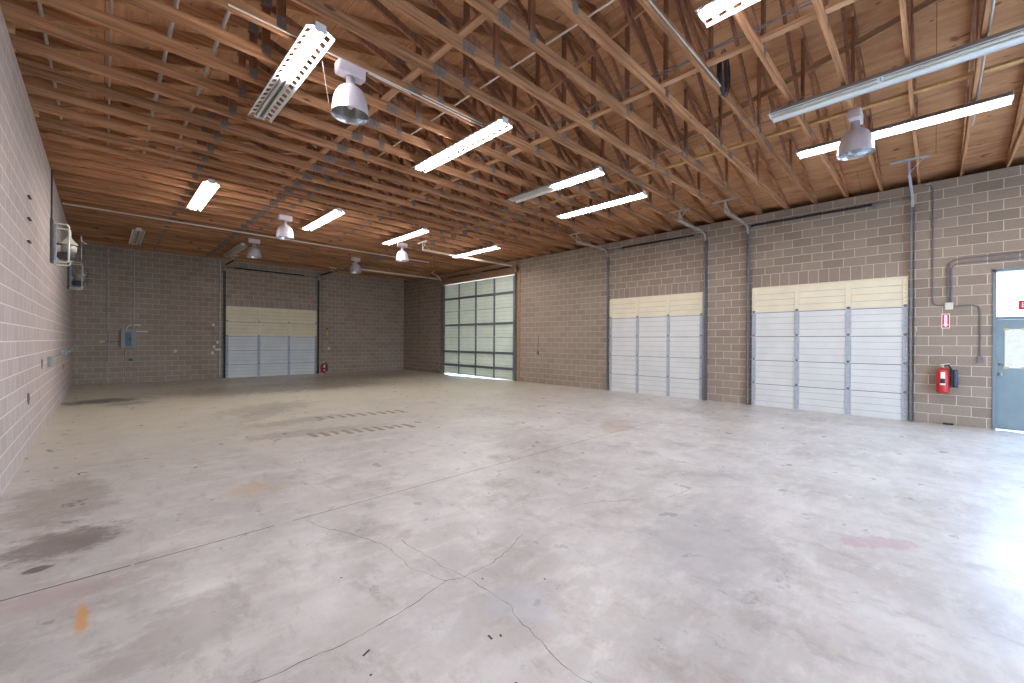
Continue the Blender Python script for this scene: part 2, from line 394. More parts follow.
# floor: slab plus joint, cracks, tread marks
w = MB(); w.box((XL-.2, YR-.2, -.15), (XR+.2, YB+.2, 0))
def strip(pts, wd, mi, z=.0012, jitter=.0):
    P = []
    for i in range(len(pts)-1):
        a, b = Vector((*pts[i], 0)), Vector((*pts[i+1], 0)); k = max(1, int((b-a).length/.05)) if jitter else 1
        for q in range(k): P.append(a.lerp(b, q/k))
    P.append(Vector((*pts[-1], 0)))
    if jitter:
        P = [p+Vector((random.uniform(-jitter, jitter), random.uniform(-jitter, jitter), 0)) for p in P]
    vs = []
    for i, p in enumerate(P):
        d = (P[min(i+1, len(P)-1)]-P[max(i-1, 0)]).normalized(); nrm = Vector((-d.y, d.x, 0)); ww = wd*(random.uniform(.35, 1.25) if jitter else 1)
        vs += [(p.x+nrm.x*ww/2, p.y+nrm.y*ww/2, z), (p.x-nrm.x*ww/2, p.y-nrm.y*ww/2, z)]
    w.add(vs, [(2*i, 2*i+1, 2*i+3, 2*i+2) for i in range(len(P)-1)], mi)
strip([(XL, 4.13), (.15, 4.13)], .016, 2); strip([(.17, 4.13), (1.1, 4.13)], .011, 2); strip([(1.25, 4.13), (7.5, 4.13)], .010, 2)
strip([(1.34,4.07),(1.41,3.77),(1.54,3.46),(1.64,3.12),(1.61,2.69),(1.69,2.36),(1.82,2.31),(2.1,2.32),(2.35,2.38),(2.6,2.5)], .005, 1, jitter=.010)
strip([(1.69,2.36),(1.45,2.31),(1.16,2.26),(.77,2.27),(.55,2.3),(.3,2.33)], .005, 1, jitter=.010)
strip([(1.77,3.12),(1.79,2.56),(1.83,2.26),(1.83,1.85),(1.78,1.79),(1.74,1.53),(1.68,1.34),(1.7,1.1)], .004, 1, jitter=.010)
strip([(3.2,2.6),(3.6,2.5),(4.3,2.0),(4.9,1.9),(5.6,1.2)], .004, 1, jitter=.012)
strip([(4.4,4.6),(4.5,4.2),(4.3,3.8)], .004, 1, jitter=.012)
# chevron tread prints left by a tyre
for (a, b, k, sd) in (((3.3, 9.0), (5.0, 8.62), 9, 1), ((2.6, 7.80), (4.25, 7.42), 10, -1)):
    a = Vector((*a, 0)); b = Vector((*b, 0)); d = (b-a).normalized(); n = Vector((-d.y, d.x, 0))
    for q in range(k):
        p = a.lerp(b, q/(k-1)); r = random.uniform(.85, 1.15)
        for t_, l_, w_ in ((0, .36, .095),):
            o = p+d*t_; e = o+n*l_*r*sd-d*.10*r*sd
            strip([(o.x, o.y), ((o.x+e.x)/2+.015, (o.y+e.y)/2), (e.x, e.y)], w_*r, 3, z=.0013+.0001*(t_ > 0))
# twigs and specks of dirt
for (x, y, l) in ((.98,2.10,.05),(1.55,1.72,.04),(1.60,1.70,.02),(1.42,1.40,.03),(1.9,2.2,.015),(1.2,2.9,.012),(3.0,3.4,.02),(4.4,3.1,.03),(.95,1.95,.012),(-.2,7.3,.10),(5.2,2.2,.03),(2.2,1.9,.015),(1.75,1.0,.02)):
    an = random.uniform(0, 3); strip([(x, y), (x+l*math.cos(an), y+l*math.sin(an))], .012, 4, z=.002)
tag(w.build('floor', ['floor', 'crack', 'joint', 'tread', 'debris']), 'worn grey concrete slab with cracks, stains and tyre prints', 'floor', kind='structure')
w = MB(); w.box((-60, -60, -.30), (90, 90, -.16)); tag(w.build('ground', 'asphalt'), 'pale concrete apron outside the building', 'ground', kind='structure')
# sills under the door openings, so daylight falls on concrete
w = MB()
for d in (DD1, DD2, DD3, WD, FILL_OD): w.box((XR+.2, d[0]-.5, -.15), (XR+3, d[1]+.5, -.01))
w.box((BD[0]-.5, YB+.2, -.15), (BD[1]+.5, YB+3, -.01)); w.box((3.7, YR-3, -.15), (8.3, YR-.2, -.01))
tag(w.build('ground', 'asphalt'), 'concrete ramps outside the door openings', 'ground', kind='structure')

# ------------------------------------------------------------------ roof trusses
NODES = [1.40, 3.53, XM, 7.78, 9.97]
def make_truss():
    y = 0; zc = ZT
    root = empty('roof_truss', (XM, 0, ZT), 'brown wooden roof truss with grey nail plates in the regular ceiling row', 'roof truss', 'roof trusses across the ceiling')
    b = MB(); b.box((XL-.2, -.019, ZT), (XR+.2, .019, ZT+.140)); b.build('bottom_chord', 'wood', root)
    for (xa, xb) in ((XL-.45, XM), (XM, XR+.5)):
        za, zb = deckz(xa)-.004, deckz(xb)-.004; h = .145; q = MB()
        ys = (-.0175, .0175)
        q.add([(x, yy, z) for yy in ys for x, z in ((xa, za-h), (xb, zb-h), (xb, zb), (xa, za))], [(0,1,2,3),(7,6,5,4),(0,4,5,1),(1,5,6,2),(2,6,7,3),(3,7,4,0)])
        q.build('top_chord', 'wood', root)
    for x in NODES:
        q = MB(); q.beam((x, 0, ZT+.135), (x, 0, deckz(x)-.14), .034, .089, (1,0,0)); q.build('web', 'wood_z', root)
    xs = [XL+.25]+NODES
    for i, x in enumerate(NODES):
        xp = xs[i]
        if i == 0: xp = None
        if xp is not None:
            q = MB(); q.beam((x-.06, 0, ZT+.12), (xp+.06, 0, deckz(xp)-.17), .033, .089, (1,0,0)); q.build('web', 'wood_z', root)
    def plate(x, z, wd, hh):
        q = MB()
        for s in (-1, 1):
            q.box((x-wd/2, s*.0192, z-hh/2), (x+wd/2, s*.0212, z+hh/2))
            for k in range(1, 6): xx = x-wd/2+wd*k/6; q.box((xx-.003, s*.021, z-hh/2+.01), (xx+.003, s*.0235, z+hh/2-.01))
        q.build('nail_plate', 'plate', root)
    for x in NODES: plate(x, ZT+.115, .10, .15)
    for x in (3.08, 8.26): plate(x, ZT+.068, .20, .125)
    for x in NODES: plate(x, deckz(x)-.13, .12, .12)
    return root
ONES = ['', 'first', 'second', 'third', 'fourth', 'fifth', 'sixth', 'seventh', 'eighth', 'ninth', 'tenth', 'eleventh', 'twelfth', 'thirteenth', 'fourteenth', 'fifteenth', 'sixteenth', 'seventeenth', 'eighteenth', 'nineteenth']
def ordinal(n):
    if n < 20: return ONES[n]
    t = {2: 'twenty', 3: 'thirty', 4: 'forty'}[n//10]
    return (t[:-1]+'ieth') if n % 10 == 0 else t+'-'+ONES[n % 10]
def where(y):
    if -.9 < y < .4: return ', ending above the fire extinguisher'
    if DD3[0] < y < DD3[1]: return ', over the near white door'
    if DD2[0] < y < DD2[1]: return ', over the middle white door'
    if DD1[0] < y < DD1[1]: return ', over the tall door'
    return ''
truss = make_truss()
parts = children(truss)
TY = [4.494+.019-.6096*i for i in range(-27, 18)]
for k, ty in enumerate(TY):
    if k == 0: t = truss
    else:
        t = truss.copy(); col.objects.link(t)
        for ch in parts: c = ch.copy(); col.objects.link(c); c.parent = t
    t.location = (XM, ty, ZT)
    t['label'] = 'brown wooden roof truss, %s from the far end wall%s' % (ordinal(k+1), where(ty))
def tyi(i): return 4.494+.019-.6096*i

# lateral braces lying on the bottom chords
def lateral(x, ya, yb, label, w_=.089, h=.038, z=None, m='wood_y', name='lateral_brace'):
    q = MB(); z = ZT+.141 if z is None else z
    q.box((x-w_/2, ya, z), (x+w_/2, yb, z+h)); o = q.build(name, m); tag(o, label, 'brace'); return o
lateral(8.17, -3.2, 20.9, 'long light brace board lying across the truss chords, nearest the roll-up door side', m='wood_end')  # paler yellow lumber here stands in for fixture light on the board
lateral(5.50, -3.2, 20.9, 'long dark brace board lying across the truss chords under the roof ridge')
lateral(2.95, -3.2, 20.9, 'orange brace board lying across the truss chords over the near light fixtures')
q = MB(); q.beam((5.60, tyi(5), 6.9), (5.60, tyi(-6), 5.3), .035, .089); tag(q.build('diagonal_brace', 'wood_y'), 'sloping brace board running along the roof ridge line', 'brace')
q = MB(); q.beam((7.83, tyi(8), 6.3), (7.83, tyi(0), 5.28), .035, .089); tag(q.build('diagonal_brace', 'wood_y'), 'sloping brace board beside the web posts on the roll-up door side', 'brace')
# small pale blocking at the left wall top
for (px, yy, lab) in ((0, tyi(-4)+.2, 'small pale wood block at the left wall top, nearer one'), (0, tyi(-8)+.2, 'small pale wood block at the left wall top, farther one')):
    q = MB(); q.bbox((XL-.1, yy, ZT), (XL+.05, yy+.09, ZT+.12), .003); tag(q.build('wood_block', 'wood_end'), lab, 'wood block')

# conduits and wires in the ceiling
def pipe(name, pts, r, m, label, cat='conduit', seg=8, group=None):
    q = MB(); q.tube(pts, r, seg); return tag(q.build(name, m), label, cat, group)
def straps(o_label): pass
zc = ZT+.155
pipe('ceiling_conduit', [(3.77, -2.5, zc), (3.77, 8.0, zc)], .012, 'conduit_white', 'thin white pipe lying across the chords beside the round-shaded lamps')
pipe('ceiling_conduit', [(.96, 3.2, zc+.012), (.96, 11.0, zc+.012)], .022, 'conduit', 'grey pipe above the chords over the left slotted light fixture')
pipe('ceiling_conduit', [(.54, 4.2, zc+.012), (.54, 11.0, zc+.012)], .022, 'conduit', 'grey pipe above the chords, second from the left slotted light fixture')
pipe('ceiling_conduit', [(-.50, 5.2, zc+.012), (-.50, 11.0, zc+.012)], .018, 'conduit', 'grey pipe above the chords, closest to the left wall')
pipe('ceiling_conduit', [(.05, 5.2, zc+.006), (.05, 11.0, zc+.006)], .012, 'conduit', 'slim grey pipe above the chords between the left wall and the slotted fixture')
pipe('ceiling_conduit', [(XL+.02, 15.32, ZT-.016), (10.0, 15.32, ZT-.016)], .022, 'conduit_white', 'long white pipe running under the chords across the far ceiling')
pipe('ceiling_conduit', [(.9, tyi(-1)-.035, ZT+.03), (4.35, tyi(-1)-.035, ZT+.03)], .010, 'conduit_white', 'white pipe clipped along the truss beside the first pair of light fixtures')
pipe('ceiling_conduit', [(3.2, tyi(-1)-.036, ZT+.07), (4.3, tyi(-1)-.036, ZT+.07)], .009, 'conduit_white', 'short upper white pipe clipped along the same truss beside the large near lamp')
pipe('ceiling_conduit', [(3.4, tyi(4)-.036, ZT+.05), (5.9, tyi(4)-.036, ZT+.05)], .012, 'conduit', 'shiny pipe clipped along the truss that ends at the coiled cables')
pipe('ceiling_conduit', [(5.6, tyi(8)-.036, ZT+.03), (9.6, tyi(8)-.036, ZT+.03), (9.9, tyi(8)-.036, ZT+.1)], .013, 'conduit', 'bright pipe clipped along the truss behind the pair of right-hand fixtures')
pipe('ceiling_conduit', [(2.4, tyi(-1)-.035, ZT+.01), (3.0, tyi(-1)-.05, ZT-.01)], .007, 'conduit_white', 'tiny white pipe stub on the truss over the near domed lamp')
def sag(a, b, s, n=14):
    a, b = Vector(a), Vector(b); return [a.lerp(b, k/n)-Vector((0,0,s*4*(k/n)*(1-k/n))) for k in range(n+1)]
pipe('cable', sag((7.0, 5.9, ZT-.004), (6.86, 1.2, ZT-.006), .03), .005, 'cable', 'thin grey cable strung under the chords, left one of two', 'cable', 6)
pipe('cable', sag((7.35, 5.9, ZT-.004), (7.2, 1.2, ZT-.006), .05), .005, 'cable', 'thin grey cable strung under the chords, right one of two', 'cable', 6)
for (x, k) in ((5.32, 0), (5.36, 1)):
    pts = []
    for j in range(40):
        yy = 6.5-j*.22; pts.append((x+.02*math.sin(j*1.7+k), yy, zc+.055+.012*math.sin(j*2.3+k*2)))
    pipe('cable', pts, .008, 'cable', ['loose grey cable lying beside the ridge brace board, lower one', 'loose grey cable lying beside the ridge brace board, upper one'][k], 'cable', 6)
# coil of cable at the end of the shiny pipe
q = MB()
for k in range(7):
    cx, cyy = 6.05+random.uniform(-.03, .03), tyi(4)-.06+.01*k; rx, rz = .14+random.uniform(-.02, .03), .28+random.uniform(-.04, .04)
    q.tube([(cx+rx*math.cos(a), cyy, ZT+.27+rz*math.sin(a)) for a in [2*PI*j/24 for j in range(24)]], .008, 6, close=True)
tag(q.build('cable_coil', 'cable_dark'), 'dark loops of cable hanging on the truss by the ridge', 'cable')
pipe('cable', sag((9.0, 1.0, ZT+.35), (9.0, -2.0, ZT+.62), .06), .004, 'cable', 'thin pale wire across the plywood over the roll-up door', 'cable', 5)

# ------------------------------------------------------------------ fluorescent fixtures
def fixture(x, ya, L, ztop, lit, label, slots=True, hang=True):
    """open-topped industrial reflector with slotted wings; runs along y; lit = (near half, far half)"""
    yb = ya+L
    root = empty('fluorescent_fixture', (x, (ya+yb)/2, ztop), label, 'light fixture')
    q = MB(); q.bbox((x-.055, ya, ztop-.055), (x+.055, yb, ztop), .006); q.build('housing', 'steel_dark', root)
    # wings
    q = MB(); th = .0015
    def wing(sg):
        A = Vector((x+sg*.055, 0, ztop-.045)); B = Vector((x+sg*.150, 0, ztop-.088)); N = Vector((sg*(-.043), 0, -.095)).normalized()*th
        def P(f, y, k): v = A.lerp(B, f)+(N if k else Vector()); return (v.x, y, v.z)
        def slab(f0, f1, y0, y1):
            vs = [P(f0,y0,0),P(f1,y0,0),P(f1,y1,0),P(f0,y1,0),P(f0,y0,1),P(f1,y0,1),P(f1,y1,1),P(f0,y1,1)]
            q.add(vs, [(0,3,2,1),(4,5,6,7),(0,1,5,4),(1,2,6,5),(2,3,7,6),(3,0,4,7)])
        slab(0, .20 if slots else 1, ya, yb)
        if slots: slab(.72, 1, ya, yb)
        n = 18; st = L/n
        for k in range(n*slots):
            slab(.20, .72, ya+k*st, ya+k*st+st*.42)
        if slots: slab(.20, .72, yb-.01, yb)
        lip = B; q.box((lip.x-.002, ya, lip.z-.014), (lip.x+.002, yb, lip.z))
    wing(1); wing(-1); q.build('reflector', 'white_enamel', root)
    for yy in (ya, yb):
        q = MB(); pr = [(-.055, -.0), (.055, -.0), (.055, -.05), (.07, -.075), (.07, -.09), (-.07, -.09), (-.07, -.075), (-.055, -.05)]
        t2 = .003; n = len(pr)
        q.add([(x+a, yy-t2, ztop+b) for a, b in pr]+[(x+a, yy+t2, ztop+b) for a, b in pr], [tuple(range(n)), tuple(range(2*n-1, n-1, -1))]+[(i, n+i, n+(i+1) % n, (i+1) % n) for i in range(n)])
        q.build('end_plate', 'white_enamel', root)
    ym = (ya+yb)/2
    for sg in (-1, 1):
        for yy in (ya+.02, ym-.02, ym+.02, yb-.02): q = MB(); q.bbox((x+sg*.036-.011, yy-.012, ztop-.092), (x+sg*.036+.011, yy+.012, ztop-.052), .003); q.build('lamp_holder', 'white_enamel', root)
    for half, (y0, y1) in enumerate(((ya+.03, ym-.03), (ym+.03, yb-.03))):
        for sg in (-1, 1):
            q = MB(); q.tube([(x+sg*.036, y0, ztop-.076), (x+sg*.036, y1, ztop-.076)], .017, 12)
            q.build('tube_lamp', 'tube_on' if lit[half] else 'tube_off', root)
    if hang:
        ty_ = [t for t in TY if ya+.12 < t < yb-.12]
        for yy in (ty_[0]-.022, ty_[-1]-.022) if ty_[0] < ty_[-1] else (ty_[-1]-.022, ty_[0]-.022):
            q = MB(); q.tube([(x, yy, ztop-.004), (x, yy, ZT+.05)], .005, 6); q.build('hanger_rod', 'conduit', root)
    return root
ZF = ZT+.0
FX = [(1.64, 4.60, 2.44, (1,0), 'slotted fluorescent fixture near the top left, front half glowing and rear half dark'),
      (4.31, 4.55, 2.44, (1,1), 'fully lit fluorescent fixture directly right of the large domed lamp'),
      (6.82, 4.53, 2.44, (1,0), 'fluorescent fixture with one dark half, just left of the one near the middle door'),
      (8.58, 4.55, 2.44, (1,1), 'fully lit fluorescent fixture closest to the middle roll-up door'),
      (6.95, -.72, 2.42, (0,0), 'long unlit fluorescent fixture at the top right'),
      (8.66, -.72, 2.42, (1,1), 'long lit fluorescent fixture behind the silver domed lamp at right'),
      (4.31, -.76, 2.44, (1,1), 'lit fluorescent fixture cut off by the top edge of the photo'),
      (1.61, 10.68, 2.5, (1,1), 'lit fluorescent fixture on the left side, second row back'),
      (4.28, 10.66, 2.5, (1,1), 'lit fluorescent fixture beside the middle white domed lamp'),
      (6.82, 10.66, 2.5, (1,1), 'lit fluorescent fixture above the small domed lamp near the far right corner'),
      (9.80, 10.75, 2.5, (1,1), 'lit fluorescent fixture nearest the tall far roll-up door'),
      (.76, 16.9, 2.6, (0,0), 'unlit fluorescent fixture over the grey electrical panel'),
      (3.45, 16.9, 2.7, (0,0), 'unlit fluorescent fixture left of the far domed lamp'),
      (1.60, -4.6, 2.44, (1,1), 'lit fluorescent fixture behind the viewer on the left'),
      (7.0, -5.2, 2.44, (1,1), 'lit fluorescent fixture behind the viewer in the middle'),
      (9.8, -5.2, 2.44, (1,1), 'lit fluorescent fixture behind the viewer on the right')]
for f_ in FX: fixture(f_[0], f_[1], f_[2], ZF-.03, f_[3], f_[4], not (6.7 < f_[0] < 9 and f_[1] < 5))
q = MB(); q.tube(sag((1.80, 5.0, ZF-.16), (1.97, 5.25, 4.58), .0), .003, 5); tag(q.build('pull_chain', 'conduit_white'), 'thin pull chain hanging by the slotted fixture', 'chain')

# ------------------------------------------------------------------ high-bay domed lamps
def dome(x, y, label, m='lampbox', ang=0.0, zt=ZT):
    root = empty('high_bay_lamp', (x, y, zt), label, 'lamp')
    q = MB(); q.bbox((x-.17, y-.075, zt-.15), (x+.17, y+.075, zt-.002), .018); q.build('ballast_box', m, root)
    q = MB(); q.lathe((x, y, zt), [(.0, -.15), (.052, -.15), (.052, -.24), (.06, -.245), (.06, -.262), (0.0, -.262)], 20)
    q.build('neck', 'alu', root)
    pr = [(.055, -.255), (.10, -.275), (.145, -.315), (.178, -.37), (.198, -.44), (.210, -.52), (.216, -.60), (.222, -.612), (.222, -.622)]
    q = MB(); q.lathe((x, y, zt), pr+[(r-.005, h) for r, h in reversed(pr[1:-1])]+[(0.04, -.262)], 36, 0)
    for i in range(len(q.mi)):
        if i >= 36*len(pr)-36: q.mi[i] = 1
    q.build('dome_shade', ['alu', 'alu_in'], root)
    q = MB(); q.lathe((x, y, zt), [(0, -.26), (.028, -.27), (.028, -.34), (.055, -.40), (.062, -.45), (.05, -.50), (.02, -.535), (0, -.54)], 20); q.build('bulb', 'glassbulb', root)
    return root
dome(2.17, 5.09, 'large near domed lamp right of the slotted fixture')
dome(7.87, .83, 'silver domed lamp in front of the right-hand lit fixture')
dome(3.53, 12.47, 'white domed lamp hanging left of the middle lit fixture')
dome(3.62, 16.13, 'domed lamp above the far roll-up door on the end wall')
dome(7.42, 13.03, 'small domed lamp under the lit fixture near the tall door track')
dome(7.38, 16.68, 'domed lamp farthest away, next to the white track bracket')

# ------------------------------------------------------------------ sectional doors
def box_on(q, axis, u0, u1, z0, z1, d0, d1, bev=0, mi=0):
    """axis 'R': wall x=XR, depth d measured into the room; axis 'B': wall y=YB"""
    if axis == 'R': a, b = (XR-d0, u0, z0), (XR-d1, u1, z1)
    else: a, b = (u0, YB-d0, z0), (u1, YB-d1, z1)
    if bev: q.bbox(a, b, bev, mi)
    else: q.box(a, b, mi)
def sec_door(num, axis, u0, u1, zs, nstile, mats, stile_m, label, strut=(), tilt=0):
    """zs: list of section boundaries; mats per section"""
    loc = (XR, (u0+u1)/2, 0) if axis == 'R' else ((u0+u1)/2, YB, 0)
    root = empty('door_%d' % num, loc, label, 'roll-up door', kind='structure')
    n = len(zs)-1
    us = [u0+(u1-u0)*k/nstile for k in range(nstile+1)]
    for k in range(n):
        z0, z1 = zs[k], zs[k+1]; q = MB()
        tl = tilt if k == 0 else 0
        if tl:
            vs = []
            for d in (.0, .035):
                for (u, z) in ((u0, z0), (u1, z0+tl), (u1, z1), (u0, z1)):
                    vs.append((XR-d, u, z) if axis == 'R' else (u, YB-d, z))
            q.add(vs, [(0,1,2,3),(7,6,5,4),(0,4,5,1),(1,5,6,2),(2,6,7,3),(3,7,4,0)])
        else: box_on(q, axis, u0, u1, z0, z1, .0, .035)
        # stamped ribs and turned edges, with painted shade lines below ribs and joints
        h = z1-z0
        for j in (1, 2, 3):
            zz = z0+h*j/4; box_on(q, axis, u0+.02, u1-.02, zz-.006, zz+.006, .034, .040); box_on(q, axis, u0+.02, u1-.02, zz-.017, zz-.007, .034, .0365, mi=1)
        box_on(q, axis, u0, u1, z1-.026, z1-.002, .034, .052)
        if k < n-1: box_on(q, axis, u0, u1, z1-.040, z1-.026, .034, .038, mi=2)
        if not tl: box_on(q, axis, u0, u1, z0+.004, z0+.016, .034, .044)
        q.build('door_section', [mats[k], 'rib_shadow', 'joint_shade'], root)
    for i, u in enumerate(us):
        wdt = .05 if 0 < i < nstile else .045
        uu = u if 0 < i < nstile else (u+.045 if i == 0 else u-.045)
        for k in range(n):
            q = MB(); z0, z1 = zs[k], zs[k+1]
            zl = z0+.02+(tilt*(i/nstile) if k == 0 else 0)
            box_on(q, axis, uu-wdt, uu+wdt, zl, z1-.028, .035, .056, .003)
            for zz in [z0+.08+j*.09 for j in range(int((z1-z0-.1)/.09))]:
                if i in (0, nstile): box_on(q, axis, uu-.006, uu+.006, zz, zz+.018, .055, .0572, mi=1)
            sm = stile_m[k] if isinstance(stile_m, list) else stile_m
            q.build('stile', [sm, 'galv_dark'], root)
        for k in range(1, n):
            q = MB(); z = zs[k]
            box_on(q, axis, uu-.024, uu+.024, z-.032, z+.032, .054, .062, .003); 
            if axis == 'R': q.tube([(XR-.066, uu-.04, z), (XR-.066, uu+.04, z)], .010, 8)
            else: q.tube([(uu-.04, YB-.066, z), (uu+.04, YB-.066, z)], .010, 8)
            q.build('hinge', 'galv_dark', root)
    for z in strut:
        q = MB(); box_on(q, axis, u0, u1, z-.045, z+.035, .056, .072, .003); box_on(q, axis, u0, u1, z-.055, z-.045, .056, .120); box_on(q, axis, u0, u1, z+.035, z+.043, .056, .105)
        q.build('strut', 'galv_dark', root)
    return root
S5 = [0, .615, 1.235, 1.86, 2.485, 3.10]
sec_door(1, 'R', .405, 3.425, S5, 3, ['door_white']*4+['door_cream'], ['galv']*4+['door_cream'], 'near white roll-up door with a cream top section and grey stiles')
sec_door(2, 'R', 4.70, 7.80, S5, 3, ['door_white']*4+['door_cream'], ['galv']*4+['door_cream'], 'middle white roll-up door with a cream top section, between two block piers')
sec_door(3, 'R', 12.42, 17.53, [0, .47, 1.14, 1.86, 2.44, 3.15, 3.75, 4.47], 4, ['door_green']*7, 'galv_dark', 'tall far roll-up door with dark grid of struts and daylight beneath it', strut=(.50, 1.16, 2.45, 3.75), tilt=.05)
sec_door(4, 'B', 3.79, 7.55, [0, .60, 1.22, 1.84, 2.48, 3.12], 3, ['door_backwhite']*3+['door_backcream']*2, ['galv']*3+['door_backcream']*2, 'roll-up door in the end wall, cream above and pale grey below')
# flap in the floor gap by the tilted door is open to daylight (nothing closes it)

# tracks
def arc(axis, u, z0, R, n=8):
    """vertical track top curving into the room"""
    out = []
    for k in range(n+1):
        a = PI/2*k/n; d = .09+R*(1-math.cos(a)); z = z0+R*math.sin(a)
        out.append((XR-d, u, z) if axis == 'R' else (u, YB-d, z))
    return out
def track(axis, u, ztop, out_len, label, side, white=False, m='galv_dark', m2='conduit', hang_cross=.55, m3=None):
    loc = (XR-.09, u, 0) if axis == 'R' else (u, YB-.09, 0)
    root = empty('door_track', loc, label, 'door track')
    R = .22
    q = MB()
    # channel section: web plus two lips
    def vert(q, z0, z1):
        box_on(q, axis, u-.004, u+.004, z0, z1, .055, .115)
        box_on(q, axis, u-.028*(side < 0), u+.028*(side > 0), z0, z1, .111, .117)
        box_on(q, axis, u-.028*(side < 0), u+.028*(side > 0), z0, z1, .053, .059)
    vert(q, .0, ztop-R)
    q.build('vertical_rail', m, root)
    q = MB(); box_on(q, axis, u+side*-.035, u+side*-.03, 0, ztop-R, 0, .07)
    q.build('wall_angle', m, root)
    q = MB(); pts = arc(axis, u, ztop-R, R)
    for a, b in zip(pts[:-1], pts[1:]): q.beam(a, b, .05, .012, (0, 0, 1) if axis == 'R' else (0, 0, 1))
    q.build('curved_rail', 'conduit', root)
    e = pts[-1]; d = Vector((-1, 0, 0)) if axis == 'R' else Vector((0, -1, 0)); end = Vector(e)+d*out_len
    q = MB(); q.beam(e, end, .008, .055); q.beam(Vector(e)+Vector((0,0,.026)), end+Vector((0,0,.026)), .035, .006); q.beam(Vector(e)-Vector((0,0,.026)), end-Vector((0,0,.026)), .035, .006)
    q.build('horizontal_rail', m2, root)
    q = MB(); cr = Vector((0, 1, 0)) if axis == 'R' else Vector((1, 0, 0)); top = Vector((end.x, end.y, ZT-.02))
    q.beam(end, Vector((end.x, end.y, ZT-.04)), .035, .005); q.beam(end-d*.35+Vector((0,0,.0)), Vector((end.x, end.y, ZT-.05)), .03, .005)
    q.beam(end+Vector((0,0,0)), top+cr*.22*side*-1, .03, .005)
    q.build('hanger', m3 or m2, root)
    q = MB(); q.beam(top-cr*hang_cross/2, top+cr*hang_cross/2, .035, .035); q.build('cross_angle', m3 or m2, root)
    # wall brackets
    for z in (.12, .9, 1.7, 2.5, 3.3, 4.1):
        if z < ztop-R:
            q = MB(); box_on(q, axis, u-.035, u+.035, z-.03, z+.03, 0, .058, .003); q.build('wall_bracket', 'galv_dark', root)
    return root
track('R', .345, 4.80, 1.55, 'door track on the right edge of the near white roll-up door', 1, m='galv_dark', m2='galv')
track('R', 3.52, 4.80, 1.55, 'door track on the left edge of the near white roll-up door', -1)
track('R', 4.63, 4.80, 1.55, 'door track on the right edge of the middle white roll-up door', 1)
track('R', 7.88, 4.80, 1.55, 'door track on the left edge of the middle white roll-up door', -1)
track('R', 12.33, 4.79, 4.3, 'door track on the right edge of the tall far door', 1, m2='conduit_white')
track('R', 17.66, 4.79, 4.3, 'door track on the left edge of the tall far door', -1, m2='conduit_white')
track('B', 3.73, 4.86, 1.5, 'dark door track on the left edge of the end wall door', 1, m='black_steel', m2='black_steel', hang_cross=.3, m3='conduit_white')
track('B', 7.62, 4.86, 1.5, 'dark door track on the right edge of the end wall door', -1, m='black_steel', m2='black_steel', hang_cross=.3, m3='conduit_white')

# torsion shafts with springs
def shaft(axis, u0, u1, s0, s1, z, label):
    loc = (XR-.09, (u0+u1)/2, z) if axis == 'R' else ((u0+u1)/2, YB-.09, z)
    root = empty('torsion_shaft', loc, label, 'door spring')
    P = (lambda u, d=.09: (XR-d, u, z)) if axis == 'R' else (lambda u, d=.09: (u, YB-d, z))
    q = MB(); q.tube([P(u0), P(u1)], .013, 10); q.build('shaft', 'galv_dark', root)
    q = MB(); n = 60; pr = []
    for k in range(n+1): pr.append((.030 if k % 2 else .024, s0+(s1-s0)*k/n))
    q.lathe((XR-.09, 0, z) if axis == 'R' else (0, YB-.09, z), pr, 14, 0, 'y' if axis == 'R' else 'x'); q.build('spring', 'black_steel', root)
    for u in (u0+.04, u1-.04):
        q = MB(); q.lathe((XR-.09, 0, z) if axis == 'R' else (0, YB-.09, z), [(0, u-.02), (.06, u-.02), (.05, u-.01), (.05, u+.01), (.06, u+.02), (0, u+.02)], 18, 0, 'y' if axis == 'R' else 'x'); q.build('cable_drum', 'galv_dark', root)
    for u in (s0-.03, (u0+u1)/2 if not s0 < (u0+u1)/2 < s1 else s1+.03):
        q = MB(); box_on(q, axis, u-.03, u+.03, z-.06, z+.06, 0, .02, .003); box_on(q, axis, u-.006, u+.006, z-.03, z+.03, .02, .11); q.build('bearing_bracket', 'galv_dark', root)
shaft('R', .33, 3.58, 1.0, 3.45, 4.78, 'black spring shaft above the near white roll-up door')
shaft('R', 4.60, 7.95, 4.95, 7.3, 4.80, 'black spring shaft above the middle white roll-up door')
shaft('R', 12.22, 17.72, 15.4, 17.2, 4.83, 'black spring shaft above the tall far door')
shaft('B', 3.80, 7.57, 4.1, 6.9, 4.80, 'black spring shaft above the end wall door')
# second spring and operator on the tall door
q = MB(); pr = [(.030 if k % 2 else .024, 12.6+1.9*k/60) for k in range(61)]; q.lathe((XR-.09, 0, 4.83), pr, 14, 0, 'y'); tag(q.build('torsion_spring', 'black_steel'), 'black coil spring over the right half of the tall far door', 'door spring')
root = empty('door_operator', (XR-.02, 14.75, 4.70), 'small tan bearing box at the middle of the tall door header', 'door hardware')
q = MB(); q.bbox((XR-.16, 14.62, 4.60), (XR-.05, 14.92, 4.765), .01); q.build('body', 'header_wood', root)
q = MB(); q.bbox((XR-.18, 14.66, 4.56), (XR-.05, 14.70, 4.78), .004); q.bbox((XR-.18, 14.84, 4.56), (XR-.05, 14.88, 4.78), .004); q.build('bracket', 'galv_dark', root)
